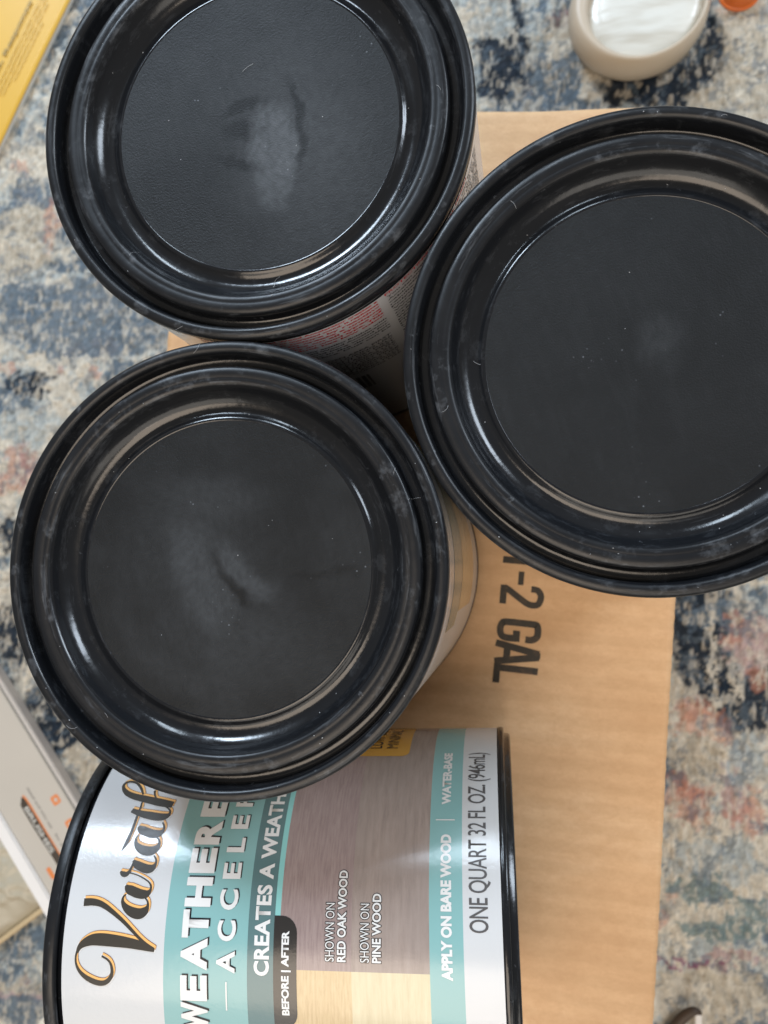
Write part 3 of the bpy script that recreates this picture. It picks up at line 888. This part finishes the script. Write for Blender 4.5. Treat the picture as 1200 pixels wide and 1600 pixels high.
r1 = math.radians(-54.5) - 150.5 / 53.6
c = make_can(1, "upright can nearest the yellow booklet, red and black small print below its black rim", r1)
place(c, -64.4, 106.9, r1)
r2 = math.radians(20)
c = make_can(2, "upright can at the right edge of the photo, its black lid almost free of smears", r2)
place(c, 27.3, 46.6, r2, 1.010)
r3 = math.radians(-17.5) - 215 / 53.6
c = make_can(3, "upright can with a black lid overlapping the can that lies on its side", r3)
place(c, -71.1, -1.6, r3)
# the can lying on its side: its own z axis (towards the lid) points to the picture's left
c = make_can(4, "can lying on its side with its white and teal front label facing up", 0)
yaw, pit = 0.036, -0.028
a = Vector((math.cos(yaw) * math.cos(pit), math.sin(yaw) * math.cos(pit), math.sin(pit)))   # lid -> base
zc = -a
yc = Vector((-math.sin(yaw), math.cos(yaw), 0))      # increasing u
xc = yc.cross(zc)
Mx = Matrix((xc, yc, zc)).transposed().to_4x4()
c.matrix_world = Matrix.Translation((-125.48 * S, -109.14 * S, (-69.6 + ZL) * S)) @ Mx @ Matrix.Scale(0.99, 4)

# ------------------------------------------------------------------ THINGS ON THE RUG
def simple(name, c, rough=0.6, bump=0.0, scale=200):
    n = N(name)
    v = n.coords('Object')
    a = n.noise(v, 30, 4)
    n.base(n.mix(a, tuple(x * 0.9 for x in c[:3]) + (1,), c)); n.rough(rough)
    if bump: n.bump(n.noise(v, scale, 4), bump, 0.001)
    return n.m

def slab(name, parent, M, x0, x1, y0, y1, z0, z1, bev=0.5, smooth=False):
    bm = bmesh.new()
    bmesh.ops.create_cube(bm, size=1)
    for q in bm.verts:
        q.co = (((x0 + x1) / 2 + q.co.x * (x1 - x0)) * S, ((y0 + y1) / 2 + q.co.y * (y1 - y0)) * S, ((z0 + z1) / 2 + q.co.z * (z1 - z0)) * S)
    if bev:
        bmesh.ops.bevel(bm, geom=bm.edges[:], offset=bev * S, segments=2, affect='EDGES')
    me = bpy.data.meshes.new(name); bm.to_mesh(me); bm.free()
    return link(name, me, parent, [M], smooth)

def flat_text(name, parent, M, items, z):
    """lettering lying flat, x = reading direction, y = up, in the parent's frame"""
    bm = bmesh.new()
    for body, x, y, h, w, bold in items:
        text_bm(bm, body, x, -(y + h), -y, w, bold)
    for v in bm.verts:
        v.co = (v.co.x * S, -v.co.y * S, z * S)
    bm.normal_update()
    for f in bm.faces:
        if f.normal.z < 0: f.normal_flip()
    me = bpy.data.meshes.new(name); bm.to_mesh(me); bm.free()
    return link(name, me, parent, [M], False)

# yellow leaflet, its long edge running up and to the right
def yellow_sheet():
    root = empty("yellow_booklet", (-348, 278, 0), math.atan2(0.891, 0.454))
    tag(root, "yellow booklet with faint dark print lying on the rug in the upper left corner", "booklet")
    M = simple("yellow_paper", lin(214, 170, 58), 0.45, 0.05)
    Mp = simple("paper_white", (0.75, 0.74, 0.70, 1), 0.7)
    # pages with a softly lifting cover
    slab("pages", root, Mp, -95, 175, 0.6, 150, 0.5, 3.0, 0.2)
    bm = bmesh.new()
    nx, ny = 60, 34
    g = []
    for k in (0, 1):
        for j in range(ny + 1):
            for i in range(nx + 1):
                x = -96 + 272 * i / nx; y = 151 * j / ny
                z = 3.3 + 0.5 * math.sin(x / 33) + 0.9 * math.exp(-y / 14) + (0.35 if k == 0 else 0)
                g.append(bm.verts.new((x * S, y * S, z * S)))
    q = lambda k, i, j: g[k * (nx + 1) * (ny + 1) + j * (nx + 1) + i]
    for j in range(ny):
        for i in range(nx):
            bm.faces.new((q(0, i, j), q(0, i + 1, j), q(0, i + 1, j + 1), q(0, i, j + 1)))
            bm.faces.new((q(1, i, j), q(1, i, j + 1), q(1, i + 1, j + 1), q(1, i + 1, j)))
    for i in range(nx):
        bm.faces.new((q(0, i, 0), q(1, i, 0), q(1, i + 1, 0), q(0, i + 1, 0)))
    for j in range(ny):
        bm.faces.new((q(0, 0, j), q(0, 0, j + 1), q(1, 0, j + 1), q(1, 0, j)))
        bm.faces.new((q(0, nx, j), q(1, nx, j), q(1, nx, j + 1), q(0, nx, j + 1)))
    me = bpy.data.meshes.new("cover"); bm.to_mesh(me); bm.free()
    cov = link("cover", me, root, [M])
    Mi = simple("print_dark", lin(150, 124, 58), 0.5)
    Mf = simple("print_faint", lin(208, 172, 78), 0.5)
    flat_text("printed_lettering", cov, Mi, [("tial, Response", 40, 25.5, 3.0, 60, 0.03)], 5.2)
    rows = []
    for k, (x, w) in enumerate([(26, 86), (22, 88), (34, 70), (46, 44)]):
        rows.append(("Nonessential applications spread when clear", x, 20.5 - k * 3.3, 1.7, w, 0.03))
    flat_text("printed_lettering", cov, Mf, rows, 5.2)
yellow_sheet()

# long pale carton at the left, its right side light grey
def carton():
    d = Vector((0.589, -0.809)); nrm = Vector((0.809, 0.589))
    o = d * (-325 * .589 + 73 * .809) * 1.023 + nrm * (-312.5)
    root = empty("narrow_carton", (o.x, o.y, 0), math.atan2(d.y, d.x))
    tag(root, "narrow pale grey carton with orange marks and a dark lettered stripe on the rug", "carton")
    M = simple("carton_grey", lin(196, 190, 180), 0.42, 0.03)
    Ms = simple("carton_side", lin(170, 160, 152), 0.5)
    Mw = simple("carton_white", (0.86, 0.85, 0.84, 1), 0.45)
    Md = simple("carton_line", lin(96, 96, 92), 0.5)
    # local x = along the length, local y = towards picture right/up
    slab("carton_body", root, Ms, -140, 150, -50, -1.5, 0.6, 8.2, 0.6)
    slab("top_face", root, M, -140, 150, -47, -3.4, 8.3, 10, 0.5)
    slab("raised_edge", root, Mw, -141, 151, -56, -47.1, 0.6, 11.5, 1.0, False)
    slab("side_lip", root, simple("carton_lip", lin(204, 198, 192), 0.5), -141, 151, -2.7, 0, 0.6, 9.6, 0.6)
    slab("seam", root, Md, -139, 149, -3.38, -2.72, 7.5, 8.9, 0)
    Mo = simple("carton_orange", lin(226, 134, 72), 0.5)
    Mk = simple("carton_black", lin(66, 58, 50), 0.5)
    Mt = simple("carton_text", (0.55, 0.54, 0.50, 1), 0.5)
    def orig(x, y):
        v = Vector((x, y)) * 1.022 - o
        return v.dot(d), v.dot(nrm)
    bm = bmesh.new()
    a0 = orig(-308, -147); b0 = orig(-284, -179)
    # brush stroke shape behind the word
    ribbon(bm, [(a0[0] - 1, a0[1] + 1.0, 1.0), (a0[0] + 2, a0[1] + 0.6, 4.2), (a0[0] + 5, a0[1], 5.4), (a0[0] + 22, a0[1], 5.6), (a0[0] + 44, a0[1] + .4, 5.2), (a0[0] + 66, a0[1], 5.4)], 0, 0, (0, 0))
    ribbon(bm, [(a0[0] - 1.6, a0[1] + 2.0, 1.2), (a0[0] + 4, a0[1] + 3.0, 1.2), (a0[0] + 30, a0[1] + 3.1, 0.9), (a0[0] + 66, a0[1] + 3.2, 0.8)], 1, 0, (0, 0))
    for i, (px, py) in enumerate([(-285, -146), (-275, -160), (-287, -190)]):
        u, v = orig(px, py)
        if i < 2:
            rect(bm, u - 3, u + 3, v - 2.8, v + 2.8, 1, (1.2, 1.2, 1.2, 1.2))
            rect(bm, u - 1.2, u + 1.2, v - 1.0, v + 1.2, 2, (.5, .5, .5, .5))
        else:
            rect(bm, u - 4, u + 4, v - 1.5, v + 1.5, 1, (1, 1, 1, 1))
    for k, v in enumerate(bm.verts):
        pass
    for f in bm.faces:
        pass
    for v in bm.verts:
        v.co = (v.co.x * S, v.co.y * S, 10.05 * S)
    for f in bm.faces:
        if f.material_index == 2:
            for v in f.verts: v.co.z = 10.12 * S
        if f.material_index == 1:
            for v in f.verts: v.co.z = 10.08 * S
    bm.normal_update()
    for f in bm.faces:
        if f.normal.z < 0: f.normal_flip()
    me = bpy.data.meshes.new("printed_marks"); bm.to_mesh(me); bm.free()
    link("printed_marks", me, root, [Mk, Mo, Mt], False)
    # the word reads down to the right (local +x), its tops towards local +y
    flat_text("printed_word", root, Mt, [("BRUSHES", a0[0] + 5.5, a0[1] - 1.7, 3.2, 33, 0.03)], 10.15)
    flat_text("printed_caption", root, simple("carton_faint", lin(150, 146, 140), 0.5), [("detail and trim set", a0[0] - 4, a0[1] + 6.8, 1.8, 30, 0.03), ("for all paints", a0[0] + 30, a0[1] + 6.8, 1.8, 22, 0.03)], 10.1)
carton()

# crumpled film below the carton
def crumple(name, x0, x1, y0, y1, h, seed, fine=1.5):
    xs = np.arange(x0, x1, fine); ys = np.arange(y0, y1, fine)
    X, Y = np.meshgrid(xs, ys)
    a = fbm(X / 24, Y / 24, seed, 3)
    rdg = 1 - np.abs(2 * fbm(X / 17 + 0.4 * Y / 17, Y / 19, seed + 4, 3) - 1)
    u = (X - x0) / (x1 - x0) * 2 - 1; v = (Y - y0) / (y1 - y0) * 2 - 1
    env = np.clip(1 - np.maximum(np.abs(u), np.abs(v)) ** 4, 0, 1)
    Z = 0.8 + env * (h * 0.35 + h * 0.6 * a + h * 0.5 * rdg ** 3)
    V = np.stack([X * S, Y * S, Z * S], -1).reshape(-1, 3)
    ny, nx = X.shape
    i = np.arange(ny - 1)[:, None] * nx + np.arange(nx - 1)[None, :]
    F = np.stack([i, i + 1, i + nx + 1, i + nx], -1).reshape(-1, 4)
    me = bpy.data.meshes.new(name)
    me.from_pydata(V.tolist(), [], F.tolist())
    return me
def film():
    root = empty("plastic_bag", (-354, -234, 0), math.radians(37))
    tag(root, "crumpled translucent plastic bag in the lower left corner between the pale carton and the rug", "plastic bag")
    n = N("cloudy_film")
    n.base(lin(190, 182, 162)); n.rough(0.38)
    n.p.inputs['Transmission Weight'].default_value = 0.1
    n.p.inputs['Subsurface Weight'].default_value = 0.0
    n.bump(n.noise(n.coords('Object'), 60, 4), 0.3, 0.004)
    me = crumple("film", -60, 76, -18, 40, 9, 9)
    link("film", me, root, [n.m])
    Mh = simple("bag_hem", lin(196, 176, 140), 0.5)
    slab("hem", root, Mh, -60, 78, -21, -17.6, 0.6, 4.0, 0.6)
film()

def scrap():
    root = empty("paper_scrap", (-299, -290, 0), math.radians(35))
    tag(root, "small cream paper scrap with brown mark beside the lying can at the bottom edge", "paper scrap")
    Mw = simple("scrap_cream", (0.72, 0.70, 0.62, 1), 0.6)
    Mb = simple("scrap_brown", lin(98, 62, 34), 0.6)
    bm = bmesh.new()
    pts = [(-14, -8), (10, -9), (9, 5), (-2, 4)]
    f = bm.faces.new([bm.verts.new((x * S, y * S, 3.2 * S)) for x, y in pts])
    r = bmesh.ops.extrude_face_region(bm, geom=[f])
    for v in [e for e in r['geom'] if isinstance(e, bmesh.types.BMVert)]: v.co.z -= 1.2 * S
    bmesh.ops.recalc_face_normals(bm, faces=bm.faces)
    me = bpy.data.meshes.new("paper"); bm.to_mesh(me); bm.free()
    link("paper", me, root, [Mw], False)
    slab("brown_mark", root, Mb, 1, 8, -2, 3, 3.2, 3.9, 0.3)
scrap()

# rounded cup, upper right
def cup():
    root = empty("cup", (67, 318, 0))
    tag(root, "beige rounded cup with a glossy white inside standing on the rug at the top edge", "cup")
    Mo = simple("cup_beige", lin(196, 182, 162), 0.42, 0.04)
    n = N("cup_white")
    mp = n.coords('Object', (0.22, 1, 1))
    mp.node.inputs['Rotation'].default_value = (0, 0, math.radians(-35))
    w = n.noise(mp, 110, 3, 0.5)
    n.base(n.mix(n.ramp(w, [(0.42, g1(0)), (0.68, g1(1))]), (0.68, 0.68, 0.63, 1), (0.52, 0.49, 0.42, 1)))
    n.rough(0.25)
    n.bump(w, 0.25, 0.004)
    def shell(name, prof, M, seg=96, jitter=None):
        """prof rows: (cx, cy, rx, ry, rot, z)"""
        V = []; F = []
        for cx, cy, rx, ry, rot, z in prof:
            for i in range(seg):
                a = 2 * math.pi * i / seg
                x = rx * math.cos(a); y = ry * math.sin(a)
                V.append(((cx + x * math.cos(rot) - y * math.sin(rot)) * S, (cy + x * math.sin(rot) + y * math.cos(rot)) * S, z * S))
        for k in range(len(prof) - 1):
            for i in range(seg):
                j = (i + 1) % seg
                F.append((k * seg + i, k * seg + j, (k + 1) * seg + j, (k + 1) * seg + i))
        F.append(tuple(range((len(prof) - 1) * seg, len(prof) * seg)))
        me = bpy.data.meshes.new(name); me.from_pydata(V, [], F)
        return link(name, me, root, [M])
    r = math.radians(20)
    q = math.radians(38)
    shell("cup_wall", [(0, 0, 30, 30, r, 0.8), (0, 0, 34, 33, r, 2), (0.2, 0, 38.5, 37, r, 9), (0.4, 0, 39.5, 38, r, 16), (0.8, 0.2, 39, 37.4, r, 22), (1.2, 0.2, 37.6, 36, r, 25.6),
                       (1.8, 0.0, 36.2, 34.6, math.radians(26), 27.2), (2.8, -0.2, 35, 33, math.radians(32), 27.4), (3.8, -0.2, 33.8, 31.2, q, 26.0), (4.2, -0.2, 33.0, 30.2, q, 23), (4.2, -0.2, 32.6, 29.8, q, 17)], Mo)
    shell("glossy_inside", [(4.2, -0.2, 32.9, 30.1, q, 20.5), (4.8, 0.4, 31, 28, q, 22.4), (5.8, 1.6, 27, 23.6, q, 23.2), (7.0, 2.6, 20, 17, q, 23.4), (8.2, 3.4, 12, 10, q, 23.0), (9, 4, 3, 3, q, 22.8)], n.m)
cup()

def orange_piece():
    root = empty("orange_cap", (127, 333, 0))
    tag(root, "small orange plastic cap beside the beige cup at the top edge", "cap")
    M = simple("orange_plastic", lin(214, 108, 40), 0.4)
    me = lathe("cap_wall", [(0, 10), (8.0, 10), (9.6, 9.4), (10.2, 8.2), (10.8, 2), (10.8, 0.8), (9.8, 0.8)], 64)
    link("cap_wall", me, root, [M])
    me = lathe("cap_rim", [(10.85, 3.0), (11.8, 2.6), (12.2, 1.7), (11.8, 0.9), (10.85, 0.7)], 64)
    link("cap_rim", me, root, [M])
orange_piece()

def stick():
    root = empty("hooked_stick", (86, -252, 0))
    tag(root, "dark brown stick with a hooked tip lying on the rug in the lower right", "stick")
    M = simple("dark_bark", lin(66, 52, 40), 0.6, 0.2)
    path = [(-32, -44, 4.2, 2.8), (-20, -26, 4.8, 2.9), (-12, -9, 5.4, 3.0), (-6, 0.5, 6.4, 3.0), (-1.5, 5.5, 7.4, 3.0), (2.2, 7.9, 7.8, 2.5), (4.6, 7.3, 7.4, 1.7), (6.4, 5.4, 6.8, 0.7)]
    V = []; F = []; seg = 14
    for k, (x, y, z, r) in enumerate(path):
        a = path[max(k - 1, 0)]; b = path[min(k + 1, len(path) - 1)]
        t = Vector((b[0] - a[0], b[1] - a[1], b[2] - a[2])).normalized()
        n1 = t.cross(Vector((0, 0, 1))).normalized(); n2 = n1.cross(t)
        for i in range(seg):
            an = 2 * math.pi * i / seg
            p = Vector((x, y, z)) + (n1 * math.cos(an) + n2 * math.sin(an)) * r
            V.append(p * S)
    for k in range(len(path) - 1):
        for i in range(seg):
            j = (i + 1) % seg
            F.append((k * seg + i, k * seg + j, (k + 1) * seg + j, (k + 1) * seg + i))
    F.append(tuple(range((len(path) - 1) * seg, len(path) * seg)))
    me = bpy.data.meshes.new("shaft"); me.from_pydata([tuple(v) for v in V], [], F)
    s = link("shaft", me, root, [M])
    md = s.modifiers.new("smooth", 'SUBSURF'); md.levels = 1; md.render_levels = 2
    s2 = slab("white_strip", None, simple("strip_white", (0.74, 0.70, 0.66, 1), 0.5), -1.8, 1.8, -30, 5, 0.8, 3.4, 0.5, False)
    s2.location = (91 * S, -252 * S, 0.0014)
    tag(s2, "thin white strip on the rug beside the dark stick's hooked tip", "strip")
stick()
